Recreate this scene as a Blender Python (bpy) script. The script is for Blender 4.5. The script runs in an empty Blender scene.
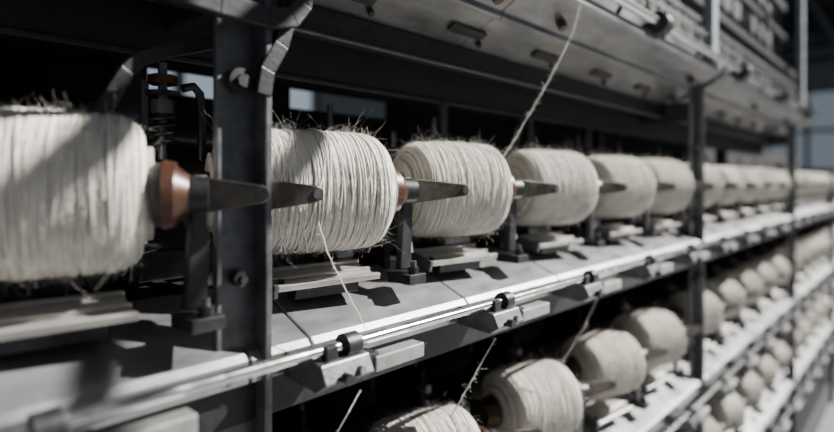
import bpy, math, random
import numpy as np
from mathutils import Vector, Matrix
random.seed(7)
H=1.2
TH=math.radians(42.5)
# ---------------- materials ----------------
def mat(name, col, rough=.5, metal=0., nscale=60., namt=.25, bump=.0, bscale=200., stretch=(1,1,1), col2=None, emis=None, sheen=0.):
    m=bpy.data.materials.new(name); m.use_nodes=True
    nt=m.node_tree; b=nt.nodes['Principled BSDF']
    tc=nt.nodes.new('ShaderNodeTexCoord'); mp=nt.nodes.new('ShaderNodeMapping')
    mp.inputs['Scale'].default_value=stretch
    nt.links.new(tc.outputs['Object'],mp.inputs['Vector'])
    n=nt.nodes.new('ShaderNodeTexNoise'); n.inputs['Scale'].default_value=nscale; n.inputs['Detail'].default_value=6; n.inputs['Roughness'].default_value=.65
    nt.links.new(mp.outputs['Vector'],n.inputs['Vector'])
    r=nt.nodes.new('ShaderNodeValToRGB')
    c2=col2 if col2 else tuple(c*(1-namt) for c in col)
    c1=tuple(min(1,c*(1+namt)) for c in col)
    r.color_ramp.elements[0].position=.3; r.color_ramp.elements[1].position=.7
    r.color_ramp.elements[0].color=(*c2,1); r.color_ramp.elements[1].color=(*c1,1)
    nt.links.new(n.outputs['Fac'],r.inputs['Fac']); nt.links.new(r.outputs['Color'],b.inputs['Base Color'])
    mr=nt.nodes.new('ShaderNodeMapRange'); mr.inputs['To Min'].default_value=max(.05,rough-.12); mr.inputs['To Max'].default_value=min(1,rough+.15)
    nt.links.new(n.outputs['Fac'],mr.inputs['Value']); nt.links.new(mr.outputs['Result'],b.inputs['Roughness'])
    b.inputs['Metallic'].default_value=metal
    if sheen:
        b.inputs['Sheen Weight'].default_value=sheen
    if bump>0:
        n2=nt.nodes.new('ShaderNodeTexNoise'); n2.inputs['Scale'].default_value=bscale; n2.inputs['Detail'].default_value=4
        nt.links.new(mp.outputs['Vector'],n2.inputs['Vector'])
        bp=nt.nodes.new('ShaderNodeBump'); bp.inputs['Strength'].default_value=bump; bp.inputs['Distance'].default_value=.001
        nt.links.new(n2.outputs['Fac'],bp.inputs['Height']); nt.links.new(bp.outputs['Normal'],b.inputs['Normal'])
    if emis:
        b.inputs['Emission Color'].default_value=(*emis[:3],1); b.inputs['Emission Strength'].default_value=emis[3]
    return m
M_panel=mat('brushed_panel',(.27,.272,.28),.36,.7,30,.35,.12,300,stretch=(.4,1,1))
M_hous=mat('housing_panel',(.20,.203,.212),.34,.7,25,.45,.12,300,stretch=(.4,1,1))
M_tray=mat('pale_steel',(.48,.465,.44),.38,.7,50,.25,.12,400,stretch=(.3,1,1))
M_post=mat('post_steel',(.105,.11,.12),.38,.6,60,.4,.2,300)
M_dark=mat('dark_steel',(.026,.027,.030),.42,.5,80,.4,.2,300)
M_black=mat('black_iron',(.008,.009,.010),.6,.3,50,.4)
M_chrome=mat('polished_rod',(.80,.80,.80),.16,1.,80,.1)
M_block=mat('cast_aluminium',(.38,.375,.37),.40,.7,60,.3,.2,300)
M_arm=mat('worn_arm_steel',(.12,.105,.09),.32,.8,40,.5,.2,200)
M_brown=mat('bakelite_hub',(.055,.022,.013),.36,.3,60,.4)
M_yarn=mat('yarn_wool',(.46,.435,.39),.95,0,120,.2,.5,1500)  # spool core, coloured darker than the thread to paint in shaded crevices
M_thr=mat('thread_wool',(.72,.69,.63),.95,0,60,.14,sheen=.25)
M_upost=mat('painted_post',(.26,.29,.32),.5,.2,20,.2)
# ---------------- mesh builder ----------------
class MB:
    def __init__(s): s.v=[]; s.f=[]; s.sm=[]; s.mi=[]; s.mats=[]
    def m(s,mt):
        if mt not in s.mats: s.mats.append(mt)
        return s.mats.index(mt)
    def face(s,idx,smooth,mi): s.f.append(tuple(idx)); s.sm.append(smooth); s.mi.append(mi)
    def box(s,x0,x1,y0,y1,z0,z1,mt,M=None):
        i=len(s.v); mi=s.m(mt)
        for p in [(x0,y0,z0),(x1,y0,z0),(x1,y1,z0),(x0,y1,z0),(x0,y0,z1),(x1,y0,z1),(x1,y1,z1),(x0,y1,z1)]:
            p=Vector(p); s.v.append(tuple(M@p if M else p))
        for q in [(0,3,2,1),(4,5,6,7),(0,1,5,4),(1,2,6,5),(2,3,7,6),(3,0,4,7)]: s.face([i+k for k in q],False,mi)
    def prism(s,prof,a0,a1,mt,axis='X',M=None):
        n=len(prof); i=len(s.v); mi=s.m(mt)
        for a in (a0,a1):
            for (p,q) in prof:
                w={'X':(a,p,q),'Y':(p,a,q),'Z':(p,q,a)}[axis]
                w=Vector(w); s.v.append(tuple(M@w if M else w))
        s.face([i+k for k in range(n)],False,mi); s.face([i+n+k for k in reversed(range(n))],False,mi)
        for k in range(n):
            k2=(k+1)%n; s.face([i+k,i+n+k,i+n+k2,i+k2],False,mi)
    def cyl(s,p0,p1,r0,mt,r1=None,n=20,caps=True):
        r1=r0 if r1 is None else r1; p0=Vector(p0); p1=Vector(p1); d=(p1-p0).normalized()
        u=d.orthogonal().normalized(); w=d.cross(u); mi=s.m(mt); i=len(s.v)
        for p,r in((p0,r0),(p1,r1)):
            for k in range(n):
                a=2*math.pi*k/n; s.v.append(tuple(p+u*(r*math.cos(a))+w*(r*math.sin(a))))
        for k in range(n):
            k2=(k+1)%n; s.face([i+k,i+k2,i+n+k2,i+n+k],True,mi)
        if caps:
            j=len(s.v); s.v+= s.v[i:i+2*n]
            s.face([j+k for k in reversed(range(n))],False,mi); s.face([j+n+k for k in range(n)],False,mi)
    def ring(s,p0,p1,prof,mt,n=24):
        p0=Vector(p0); d=(Vector(p1)-p0).normalized(); u=d.orthogonal().normalized(); w=d.cross(u); mi=s.m(mt); i=len(s.v)
        for t,r in prof:
            for k in range(n):
                a=2*math.pi*k/n; s.v.append(tuple(p0+d*t+u*(r*math.cos(a))+w*(r*math.sin(a))))
        for j in range(len(prof)-1):
            for k in range(n):
                k2=(k+1)%n; s.face([i+j*n+k,i+j*n+k2,i+(j+1)*n+k2,i+(j+1)*n+k],True,mi)
    def tube(s,P,r,mt,n=5):
        P=np.asarray(P,float); T=np.gradient(P,axis=0); T/=np.linalg.norm(T,axis=1)[:,None]+1e-12
        ref=np.array([.31,.17,.93]); U=np.cross(T,ref); U/=np.linalg.norm(U,axis=1)[:,None]+1e-9; W_=np.cross(T,U)
        mi=s.m(mt); i=len(s.v); rr=np.broadcast_to(np.asarray(r,float),(len(P),))
        a=np.arange(n)*2*math.pi/n
        V=P[:,None,:]+rr[:,None,None]*(U[:,None,:]*np.cos(a)[None,:,None]+W_[:,None,:]*np.sin(a)[None,:,None])
        s.v+= [tuple(x) for x in V.reshape(-1,3)]
        for j in range(len(P)-1):
            b=i+j*n
            for k in range(n):
                k2=(k+1)%n; s.face((b+k,b+k2,b+n+k2,b+n+k),True,mi)
    def done(s,name,parent=None,bevel=0.):
        me=bpy.data.meshes.new(name); me.from_pydata(s.v,[],s.f)
        me.polygons.foreach_set('use_smooth',s.sm); me.polygons.foreach_set('material_index',s.mi)
        for m_ in s.mats: me.materials.append(m_)
        me.update()
        o=bpy.data.objects.new(name,me); bpy.context.collection.objects.link(o)
        if parent: o.parent=parent
        if bevel:
            b=o.modifiers.new('bevel','BEVEL'); b.width=bevel; b.segments=2; b.limit_method='ANGLE'; b.angle_limit=math.radians(50)
        return o
def empty(name,parent=None):
    e=bpy.data.objects.new(name,None); bpy.context.collection.objects.link(e); e.empty_display_size=.1
    if parent: e.parent=parent
    return e
# world position of an image ray on the plane y (used to read the photo's layout)
def W(u,v,y):
    V=930-u; Zc=760*y/V; return ((Zc-y*math.sin(TH))/math.cos(TH),y,(182-v)*Zc/560)
# ---------------- yarn spool mesh (axis = local X) ----------------
HL=.0675; RR=.058
def rad(a):
    t=min(1,abs(a)/HL); return RR*(1-.03*t*t)*(1-t**12)**.5 if t<1 else 0
def spool_mesh(name,turns,seg,hairs,seed,tr=.0009):
    g=np.random.default_rng(seed); b=MB()
    prof=[(-HL*.97,.018)]
    for k in range(33):
        a=-HL*.985+2*HL*.985*k/32; prof.append((a,max(.02,rad(a)-.0012)))
    prof.append((HL*.97,.018))
    b.ring((0,0,0),(1,0,0),[(t,r) for t,r in prof],M_yarn,64)
    b.cyl((-HL-.012,0,0),(HL+.012,0,0),.019,M_brown,n=24)
    b.cyl((-HL-.001,0,0),(-HL+.004,0,0),.036,M_yarn,n=32); b.cyl((HL-.004,0,0),(HL+.001,0,0),.036,M_yarn,n=32)
    def wind(nt,amp,r,lay,start,end,wob,per=.5,rn=.0004):
        N=int(nt*seg); t=np.linspace(0,nt*2*math.pi,N); base=np.linspace(start,end,N)
        low=np.interp(np.arange(N),np.linspace(0,N,int(nt*2)+2),g.normal(0,wob,int(nt*2)+2))
        a=np.clip(base+amp*np.sin(t*per+g.uniform(0,6))*.5+low,-HL*.955,HL*.955)
        R=np.array([rad(x) for x in a])+lay
        R+=np.interp(np.arange(N),np.linspace(0,N,int(nt*4)+2),g.normal(0,rn,int(nt*4)+2))
        ph=g.uniform(0,6)
        b.tube(np.stack([a,R*np.cos(t+ph),R*np.sin(t+ph)],1),r,M_thr,5)
    wind(turns,.0,tr*1.1,0,-HL*.95,HL*.95,.0006)
    wind(turns*.6,.006,tr*.9,.0005,HL*.9,-HL*.9,.0011)
    wind(turns*.5,.012,tr*.85,.0010,-HL*.85,HL*.85,.0014,rn=.0005)
    wind(turns*.25,.05,tr*.8,.0013,HL*.5,-HL*.5,.002,.21,rn=.0005)
    wind(turns*.12,.09,tr*.7,.0015,-HL*.25,HL*.25,.002,.33,rn=.0006)
    if hairs>500:
        wind(turns*.2,.03,.0002,.0020,-HL*.7,HL*.7,.005,.7,rn=.0008)
    for _ in range(hairs):
        a=g.uniform(-HL*.88,HL*.88); th=g.uniform(0,2*math.pi); R=rad(a)+.0005
        p=np.array([a,R*math.cos(th),R*math.sin(th)]); nrm=np.array([0,math.cos(th),math.sin(th)]); tg=np.array([0,-math.sin(th),math.cos(th)])
        d=nrm*g.uniform(.1,.8)+tg*g.normal(0,1)+np.array([1,0,0])*g.normal(0,.8); d/=np.linalg.norm(d)
        L=g.uniform(.002,.007) if g.random()<.88 else g.uniform(.007,.014); c=g.normal(0,.7,3); c2=g.normal(0,.6,3); pts=[]
        for k in range(6):
            s=k/5; pts.append(p+d*L*s+c*L*s*s+c2*L*s**3)
        b.tube(pts,np.linspace(.00008,.00004,6),M_thr,3)
    o=b.done(name); me=o.data; bpy.data.objects.remove(o); return me
ME_hi=spool_mesh('yarn_spool_wound',74,40,3400,1)
ME_hi2=spool_mesh('yarn_spool_wound_b',70,40,3400,2)
ME_lo=spool_mesh('yarn_spool_wound_far',44,24,100,3,.0012)
RHO=math.radians(20)
def spool(me,x,y,z,parent=None,roll=None,rho=RHO,name='yarn_spool',sc=(1,1,1)):
    o=bpy.data.objects.new(name,me); bpy.context.collection.objects.link(o)
    roll=random.uniform(0,6) if roll is None else roll
    s=random.uniform(.97,1.01)
    o.matrix_world=Matrix.Translation((x,y,z))@Matrix.Rotation(-rho,4,'Z')@Matrix.Diagonal((sc[0],sc[1]*s,sc[2]*s,1))@Matrix.Rotation(roll,4,'X')
    if parent: o.parent=parent
    return o
# ---------------- machine ----------------
mach=empty('yarn_winding_machine')
YS=.442; ZS=-.009
XE=5.2; XU=2.80
posts=[.230,1.38,2.57,3.76,4.95]
bay0=[-.145,.105]
bay1=[.336,.541,.779,1.0235,1.245]
far=[]
for k in range(1,4):
    far.append([posts[k]+.14+i*.2275 for i in range(5)])
def arm(b,x,y,z,rho=RHO,d0=HL,LA=.108):
    M=Matrix.Translation((x,y,z))@Matrix.Rotation(-rho,4,'Z')
    p=lambda t:tuple(M@Vector((t,0,0)))
    b.cyl(p(d0+.004),p(d0+.010),.022,M_dark,.024,n=28)
    b.cyl(p(d0+.010),p(d0+.018),.025,M_brown,.023,n=28)
    b.cyl(p(d0+.018),p(d0+.028),.021,M_brown,.013,n=28)
    b.cyl(p(d0+.026),p(d0+.040),.014,M_dark,.013,n=20)
    L0=d0+.026; L1=d0+LA
    prof=[(L0,-.0125),(L0+.012,-.0135),(L1-.006,-.0066),(L1-.002,-.0048),(L1,0),(L1-.002,.0048),(L1-.006,.0066),(L0+.012,.0125),(L0,.0115)]
    b.prism(prof,-.0045,.0045,M_arm,'Y',M)
    b.cyl(tuple(M@Vector((L1-.006,-.006,0))),tuple(M@Vector((L1-.006,.006,0))),.0042,M_post,n=16)
def shelf_seams(x0,x1,seams):
    e=[x0]+[s for s in seams if x0<s<x1]+[x1]; return [(e[i],e[i+1]) for i in range(len(e)-1)]
seams=[-.2,.232,.291,.508,.72,.955,1.19]+[1.38+.2*i for i in range(20)]
clampx=[-.13,.088,.301,.528,.742,.968,1.19]+[1.42+.225*i for i in range(17)]
def tier(dz,tag,xs,near):
    sh=MB()
    for a,c in shelf_seams(-.45,XE,seams):
        a+=.0012;c-=.0012
        sh.prism([(.478,-.096+dz),(.392,-.133+dz),(.387,-.138+dz),(.387,-.156+dz),(.393,-.156+dz),(.393,-.141+dz),(.478,-.104+dz)][::-1],a,c,M_panel)
        # small screws near the panel corners
        if c<1.4:
            for xx in (a+.014,c-.014):
                sh.cyl((xx,.388,-.148+dz),(xx,.385,-.148+dz),.003,M_dark,n=10)
    sh.box(-.45,XE,.480,.60,-.112+dz,-.104+dz,M_dark)
    sh.done('shelf_'+tag,mach,.0012)
    fr=MB()
    fr.box(-.45,XE,.398,.42,-.19+dz,-.156+dz,M_dark)
    fr.box(-.45,XE,.50,.53,-.16+dz,-.112+dz,M_dark)
    fr.cyl((-.45,.565,-.02+dz),(XE,.565,-.02+dz),.016,M_dark)
    fr.cyl((-.45,.60,.045+dz),(XE,.60,.045+dz),.009,M_post)
    fr.box(-.45,XE,.575,.59,-.10+dz,-.07+dz,M_post)
    for x in xs:
        fr.cyl((x-.05,.563,-.02+dz),(x+.05,.563,-.02+dz),.034,M_black,n=28)
        fr.cyl((x+.075,.565,-.02+dz),(x+.087,.565,-.02+dz),.028,M_post,n=24)
        fr.box(x+.092,x+.100,.53,.62,-.10+dz,.055+dz,M_dark)
        fr.cyl((x+.096,.52,.03+dz),(x+.096,.54,.03+dz),.006,M_tray,n=12)
        fr.cyl((x+.06,.60,.02+dz),(x+.06,.60,.075+dz),.005,M_post,n=12)
        fr.cyl((x+.12,.57,.0+dz),(x+.12,.57,.10+dz),.004,M_post,n=10)
    fr.done('drive_shafts_'+tag,mach,.001)
    rd=MB()
    rd.cyl((-.45,.35,-.132+dz),(XE,.35,-.132+dz),.0044,M_chrome,n=24)
    rd.done('guide_rod_'+tag,mach)
    cl=MB()
    for x in clampx:
        z=-.132+dz
        cl.cyl((x-.008,.35,z),(x+.006,.35,z),.0095,M_dark,n=24)
        cl.cyl((x+.006,.35,z),(x+.009,.35,z),.007,M_post,n=24)
        cl.prism([(.333,z-.022),(.345,z-.030),(.388,z-.026),(.388,z-.006),(.352,z-.006),(.340,z-.008)],x-.038,x+.012,M_post)
        cl.box(x-.030,x-.018,.343,.35,z-.008,z+.004,M_dark)
        cl.cyl((x-.02,.333,z-.019),(x-.02,.326,z-.019),.0045,M_dark,n=8)
        cl.cyl((x-.002,.336,z-.017),(x-.002,.331,z-.017),.003,M_block,n=10)
        cl.box(x+.018,x+.078,.338,.354,z-.026,z-.013,M_block)
        cl.box(x+.010,x+.024,.340,.358,z-.027,z-.010,M_dark)
    cl.done('rod_clamps_'+tag,mach,.0012)
    tr=MB()
    for x in xs:
        M=Matrix.Translation((x-.002,.434,-.0885+dz))@Matrix.Rotation(math.radians(-7),4,'Z')@Matrix.Rotation(math.radians(14),4,'X')
        tr.box(-.054,.056,-.024,.020,-.0022,.0,M_tray,M)
        tr.box(-.054,.056,-.024,-.019,.0,.0035,M_tray,M)
        tr.box(-.054,.056,-.006,-.002,.0,.0030,M_tray,M)
        tr.box(-.054,.056,.015,.020,.0,.0035,M_tray,M)
        tr.box(-.058,-.054,-.024,.020,-.008,.004,M_post,M)
        tr.box(-.03,.04,-.012,.012,-.018,-.003,M_dark,M)
        tr.cyl(tuple(M@Vector((-.046,-.012,0))),tuple(M@Vector((-.046,-.012,.004))),.003,M_dark,n=8)
    tr.done('yarn_trays_'+tag,mach,.0006)
    br=MB()
    for x in xs:
        YY=YS; rho=RHO; LA=.108
        if near and abs(x-.105)<.001: YY=.440; rho=math.radians(30); LA=.083
        hx=x+math.cos(rho)*(HL+.034); hy=YY-math.sin(rho)*(HL+.034)
        arm(br,x,YY,ZS+dz,rho,HL,LA)
        br.prism([(hx-.004,ZS+dz+.014),(hx+.006,ZS+dz+.014),(hx+.009,ZS+dz-.02),(hx+.006,-.092+dz),(hx-.010,-.092+dz),(hx-.005,ZS+dz-.02)],hy+.002,hy+.010,M_dark,'Y')
        br.box(hx-.013,hx+.012,hy-.014,hy+.020,-.106+dz,-.096+dz,M_dark)
        br.cyl((hx+.001,hy-.006,-.097+dz),(hx+.001,hy-.006,-.089+dz),.006,M_dark,n=6)
        br.cyl((hx+.001,hy-.006,-.089+dz),(hx+.001,hy-.006,-.083+dz),.0032,M_post,n=12)
        pts=[(hx-.008,hy+.012,ZS+dz-.01),(hx+.004,hy+.016,ZS+dz-.03),(hx+.012,hy+.012,ZS+dz-.05),(hx+.008,hy+.004,ZS+dz-.068)]
        br.tube(pts,.0035,M_dark,8)
        lx=x-math.cos(RHO)*(HL+.02); ly=YY+math.sin(RHO)*(HL+.02)
        if abs(x-.336)>.01:
            br.cyl((lx,ly,ZS+dz),(x-math.cos(RHO)*HL,YY+math.sin(RHO)*HL,ZS+dz),.017,M_brown,.022,n=20)
            br.box(lx-.006,lx+.004,ly-.006,ly+.05,-.10+dz,ZS+dz+.016,M_black)
    br.done('cradle_arms_'+tag,mach,.0008)
allfar=[x for f in far for x in f]
D1=-.322; D2=-.638
tier(0,'main',bay0+bay1+allfar,True)
off=-.045
lowx=[x+off for x in bay0+bay1]
tier(D1,'lower',lowx+allfar,False)
tier(D2,'bottom',lowx+allfar,False)
# back panels
bp=MB()
SZ0,SZ1=.118,.150
bp.box(-.45,XE,.75,.76,-.2,SZ0,M_black); bp.box(-.45,XU,.75,.76,SZ1,.6,M_black)
bp.box(XU,XE,.75,.76,SZ1,.19,M_black)
bp.box(-.45,.30,.75,.76,SZ0,SZ1,M_black); bp.box(.47,.52,.75,.76,SZ0,SZ1,M_black); bp.box(.74,XE,.75,.76,SZ0,SZ1,M_black)
bp.box(-.45,XE,.66,.67,-1.2,-.2,M_black)
bp.done('back_panels',mach)
po=MB()
for k,x in enumerate(posts):
    tp=.26 if x<XU else .07
    po.box(x-.019,x+.017,.400,.4065,-1.2,tp,M_post)
    po.box(x+.013,x+.019,.383,.4065,-1.2,tp,M_post)
    po.box(x+.004,x+.016,.4065,.74,-.145,-.10,M_dark)
    if x<XU: po.box(x-.006,x+.006,.4065,.74,.14,.185,M_dark)
    for dz,rr in ((.078,.010),(-.075,.006),(-.22,.0075),(-.38,.0075),(-.53,.0075),(-.7,.0075)):
        if dz<tp-.02:
            po.cyl((x-.003,.400,dz),(x-.003,.391,dz),rr,M_dark,n=24)
            po.cyl((x-.003,.391,dz),(x-.003,.387,dz),rr*.55,M_dark,n=6)
    po.box(x-.016,x+.014,.62,.66,-1.2,.6 if x<XU else .1,M_dark)
    if x<XU: po.box(x-.02,x+.02,.355,.375,.262,1.0,M_upost)
po.done('frame_posts',mach,.0012)
ea=MB()
for x in posts:
    M=Matrix.Translation((x+.002,.394,-.010))@Matrix.Rotation(-math.radians(14),4,'Z')
    L1=.064
    ea.prism([(.017,-.0125),(L1-.006,-.007),(L1-.001,-.0048),(L1,0),(L1-.001,.0048),(L1-.006,.007),(.017,.0115)],-.005,.004,M_arm,'Y',M)
    ea.cyl(tuple(M@Vector((L1-.006,-.0065,0))),tuple(M@Vector((L1-.006,.006,0))),.0042,M_post,n=16)
ea.done('post_arms',mach,.0008)
# upper housing
uh=MB()
for a,c in [(-.45,.60),(.60,1.40),(1.44,2.60),(2.64,XU)]:
    a+=.001;c-=.001
    uh.prism([(.50,.178),(.475,.182),(.41,.214),(.408,.207),(.402,.210),(.402,.218),(.365,.238),(.355,.242),(.352,.246),(.352,.258),(.372,.262),(.372,.292),(.50,.30)],a,c,M_hous)
for i in range(12):
    x=.35+i*.2
    uh.cyl((x+.07,.456,.19),(x+.07,.452,.184),.004,M_dark,n=8)
    uh.cyl((x+.1,.36,.258),(x+.1,.35,.273),.004,M_dark,n=8)
    Mr=Matrix.Translation((x+.03,.4425,.1955))@Matrix.Rotation(math.atan2(-.032,.065),4,'X')
    uh.box(-.035,.035,-.007,.007,-.0032,.002,M_dark,Mr)
for x in (.56,.72,1.30,1.9,2.4):
    uh.cyl((x,.385,.226),(x,.380,.216),.007,M_brown,n=10)
uh.box(-.45,XU,.468,.480,.150,.182,M_dark)
uh.box(-.45,XU,.462,.468,.150,.154,M_post)
uh.box(-.45,XU,.52,.56,.115,.175,M_black)
uh.box(-.45,XU,.516,.521,.112,.118,M_dark)
uh.box(-.45,XU,.60,.66,.16,.22,M_black)
uh.done('upper_housing',mach,.0012)
ur=MB()
ur.cyl((-.45,.345,.274),(XU,.345,.274),.0075,M_chrome,n=24)
ur.cyl((-.45,.365,.325),(XU,.365,.325),.004,M_chrome,n=24)
ur.box(-.45,XU,.372,.380,.350,.362,M_post)
ur.box(-.45,XU,.372,.50,.293,.298,M_dark)
ur.box(-.45,XU,.40,.44,.42,.44,M_dark)
for x in (.5,1.0,1.575,2.1,2.62):
    ur.cyl((x-.014,.345,.274),(x+.014,.345,.274),.019,M_dark,n=24)
    ur.box(x-.008,x+.008,.35,.375,.255,.278,M_dark)
x=.6
while x<XU:
    ur.cyl((x,.376,.293),(x,.376,.352),.0025,M_tray,n=8)
    x+=.07
ur.done('upper_guide_rods',mach,.0006)
cr=MB()
for k in range(16):
    x=.9+k*.12
    cr.cyl((x,.46,.30),(x,.46,.72),.004,M_dark,n=8)
    cr.cyl((x+.04,.455,.455),(x+.04,.455,.475),.009,M_brown,n=10)
cr.box(-.45,XU,.45,.47,.60,.62,M_dark); cr.box(-.45,XU,.45,.48,.72,.75,M_dark); cr.box(-.45,XU,.50,.62,.30,.75,M_black)
cr.done('creel_rack',mach,.0)
pl=MB(); pl.box(-.45,XE,.40,.66,-1.2,-1.08,M_dark); pl.box(-.45,XE,.40,.66,-.95,-.92,M_dark); pl.done('plinth',mach,.002)
nb=MB()
def strap(pts,w,y0,y1,mt):
    P=[Vector((a,c)) for a,c in pts]; up=[];dn=[]
    for i,p in enumerate(P):
        t=(P[min(i+1,len(P)-1)]-P[max(i-1,0)]).normalized(); n=Vector((-t.y,t.x)); up.append(tuple(p+n*w/2)); dn.append(tuple(p-n*w/2))
    for i in range(len(P)-1):
        nb.prism([dn[i],dn[i+1],up[i+1],up[i]],y0,y1,mt,'Y')
strap([(lambda q:(q[0],q[2]))(W(u,v,.43)) for u,v in [(98,118),(112,95),(128,70),(142,58),(170,50),(215,42),(245,40)]],.011,.43,.436,M_dark)
strap([(.15,.132),(.20,.128),(.24,.126),(.262,.131),(.272,.144),(.276,.17)],.016,.372,.384,M_dark)
strap([(lambda q:(q[0],q[2]))(W(u,v,.385)) for u,v in [(262,95),(266,70),(280,45),(287,20),(286,-10)]],.013,.382,.390,M_dark)
sx,sy=.213,.50
nb.cyl((sx,sy,.02),(sx,sy,.105),.004,M_post,n=12)
nb.cyl((sx,sy,.086),(sx,sy,.094),.013,M_brown,n=6); nb.cyl((sx,sy,.076),(sx,sy,.08),.014,M_dark,n=20)
nb.cyl((sx,sy,.060),(sx,sy,.072),.010,M_post,n=6)
t=np.linspace(0,4*2*math.pi,80)
nb.tube(np.stack([sx+.010*np.cos(t),sy+.010*np.sin(t),.03+.028*t/t[-1]],1),.0022,M_dark,6)
nb.tube([(sx+.018,sy,.085),(sx+.028,sy,.088),(sx+.034,sy,.082),(sx+.036,sy,.06),(sx+.036,sy,.02)],.004,M_dark,8)
nb.box(sx-.03,sx+.05,sy+.005,sy+.03,.006,.018,M_black)
for x in (.60,.83,1.05):
    nb.cyl((x,.50,.06),(x,.50,.11),.006,M_dark,n=12); nb.cyl((x,.50,.055),(x,.50,.062),.011,M_dark,n=6)
nb.done('tension_spring_bracket',mach,.0008)
# ---------------- spools ----------------
for i,x in enumerate(bay0+bay1):
    if abs(x-.336)<.001: spool(ME_hi,x-.012,YS+.005,ZS,sc=(1.25,1,1))
    elif abs(x-.105)<.001: spool(ME_hi2,x-.002,.455,ZS+.001,sc=(1.12,1,1))
    else: spool(ME_hi if i%2 else ME_hi2,x,YS,ZS,sc=(1,.98,.98))
for i,x in enumerate(lowx):
    spool(ME_hi if i%2 else ME_hi2,x,YS,ZS+D1,sc=(.95,.97,.97))
row=empty('yarn_spool_row')
for f in far:
    for x in f:
        for dz in (0,D1,D2): spool(ME_lo,x,YS,ZS+dz,row,name='far_spool',sc=(.76,.93,.93))
for x in lowx: spool(ME_lo,x,YS,ZS+D2,row,name='far_spool',sc=(.9,.95,.95))
# ---------------- loose threads ----------------
def thread(pts,name='loose_thread',r=.0006,hairs=60,ns=.0008):
    b=MB(); g=np.random.default_rng(len(name)+int(abs(pts[0][0])*1000))
    P=np.array(pts,float); n=60; t=np.linspace(0,len(P)-1,n)
    Q=np.stack([np.interp(t,np.arange(len(P)),P[:,k]) for k in range(3)],1)
    nz=g.normal(0,ns,(n,3))
    for _ in range(4): nz[1:-1]=(nz[:-2]+nz[1:-1]*2+nz[2:])/4
    Q+=nz; b.tube(Q,r,M_thr,6)
    for _ in range(hairs):
        p=Q[g.integers(0,n)]; d=g.normal(0,1,3); L=g.uniform(.002,.006); d/=np.linalg.norm(d); c=g.normal(0,.5,3)
        b.tube([p+d*L*s+c*L*s*s for s in (0,.25,.5,.75,1)],.0001,M_thr,3)
    return b.done(name)
thread([W(580,3,.352),W(574,30,.355),W(556,66,.362),W(533,108,.37),W(503,157,.385)],r=.0006,hairs=260)
thread([W(318,222,.381),W(326,250,.372),W(345,290,.362),W(366,330,.353)],r=.0005,hairs=20,ns=.0004)
thread([W(495,338,.36),W(478,368,.37),W(450,418,.388)],r=.0007,ns=.0004,hairs=60)
thread([W(360,390,.345),W(348,412,.345),W(332,440,.35)],r=.0005,hairs=0,ns=.0001)
thread([W(600,290,.36),W(585,325,.37),W(562,362,.388)],r=.0008)
# ---------------- room ----------------
def roombox(name,a,mt):
    b=MB(); b.box(*a,mt); return b.done(name)
M_floor=mat('concrete_floor',(.12,.12,.12),.7,0,3,.3)
M_wall=mat('painted_wall',(.26,.31,.35),.9,0,2,.15)
M_ceil=mat('ceiling_board',(.08,.09,.10),.9,0,2,.2)
M_win=mat('window_glass',(.4,.45,.5),.3,0,2,.05,emis=(.66,.82,1.,.40))
M_win2=mat('end_window_glass',(.4,.45,.5),.3,0,2,.05,emis=(.70,.84,1.,.16))
roombox('floor',(-3,12,-4,4,-1.25,-1.2),M_floor)
roombox('ceiling',(-1,12,-.5,4,2.6,2.7),M_ceil)
roombox('wall_back',(-3,12,4,4.1,-1.2,2.6),M_wall)
roombox('wall_end',(12,12.1,-4,4.1,-1.2,2.6),M_wall)
def window(name,box,axis,gm):
    e=empty(name); b=MB(); b.box(*box,gm); g=b.done('pane',e)
    x0,x1,y0,y1,z0,z1=box; f=MB()
    if axis=='Y':
        n=4
        for k in range(n+1):
            x=x0+(x1-x0)*k/n; f.box(x-.03,x+.03,y0-.04,y0,z0,z1,M_post)
        for z in (z0,(z0+z1)/2,z1): f.box(x0,x1,y0-.04,y0,z-.03,z+.03,M_post)
    else:
        n=4
        for k in range(n+1):
            y=y0+(y1-y0)*k/n; f.box(x0-.04,x0,y-.03,y+.03,z0,z1,M_post)
        for z in (z0,(z0+z1)/2,z1): f.box(x0-.04,x0,y0,y1,z-.03,z+.03,M_post)
    f.done('frame',e)
window('window_1',(.6,3.0,3.97,4.0,-.1,1.8),'Y',M_win)
window('window_2',(11.97,12.0,1.0,3.4,.2,1.6),'X',M_win2)
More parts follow.
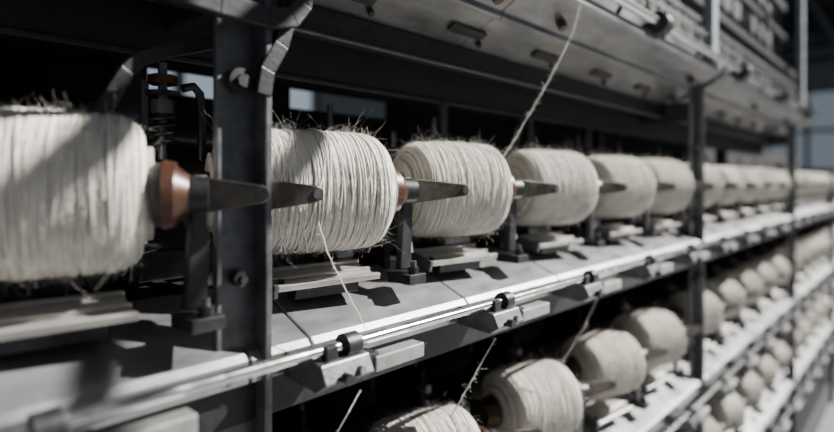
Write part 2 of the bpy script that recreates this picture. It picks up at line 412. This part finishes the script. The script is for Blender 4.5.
bm=MB()
for k in range(9):
    x=2+k*1.15; bm.box(x,x+.08,-.3,4,2.42,2.6,M_dark); bm.tube([(x+.04,-.3,2.0),(x+.04,1,2.42),(x+.04,2.2,2.0),(x+.04,3.2,2.42)],.025,M_dark,6)
    bm.box(x,x+.07,-.3,4,1.98,2.04,M_dark)
for y in (.9,1.7,2.6): bm.box(-1,12,y,y+.06,1.9,1.98,M_dark)
bm.done('roof_trusses')
# pipes added out of view so their shadows dapple the near spools
pr=MB()
for x,r in ((.46,.022),(.55,.014),(.64,.024),(.73,.014),(.90,.012)):
    pr.cyl((x,-.5,.52),(x-.06,.30,.52),r,M_dark,n=20)
for y in (-.42,.26):
    pr.box(.38,1.0,y,y+.03,.545,.575,M_post)
    for x in (.39,.99): pr.cyl((x,y+.015,.56),(x,y+.015,2.6),.006,M_post,n=8)
pr.done('dapple_shadow_pipes')
for o in bpy.data.objects:
    if o.parent is None: o.location.z+=H
# ---------------- lights ----------------
sd=bpy.data.lights.new('sun','SUN'); sd.energy=18; sd.angle=math.radians(.8); sd.color=(1,.97,.92)
so=bpy.data.objects.new('sun',sd); bpy.context.collection.objects.link(so)
to=Vector((.75,-.44,.66)).normalized(); so.rotation_euler=to.to_track_quat('Z','Y').to_euler(); so.location=(1,-2,4)
w=bpy.data.worlds.new('world'); bpy.context.scene.world=w; w.use_nodes=True
w.node_tree.nodes['Background'].inputs[0].default_value=(.76,.84,.97,1); w.node_tree.nodes['Background'].inputs[1].default_value=.19
# ---------------- camera ----------------
cd=bpy.data.cameras.new('camera'); cam=bpy.data.objects.new('camera',cd); bpy.context.collection.objects.link(cam)
cd.sensor_width=36; cd.lens=560*36/834; cd.clip_start=.01; cd.shift_y=-34/834
cam.location=(0,0,H)
d=Vector((math.cos(TH),math.sin(TH),0)); cam.rotation_euler=d.to_track_quat('-Z','Y').to_euler()
cd.dof.use_dof=True; cd.dof.focus_distance=.54; cd.dof.aperture_fstop=2.2
bpy.context.scene.camera=cam
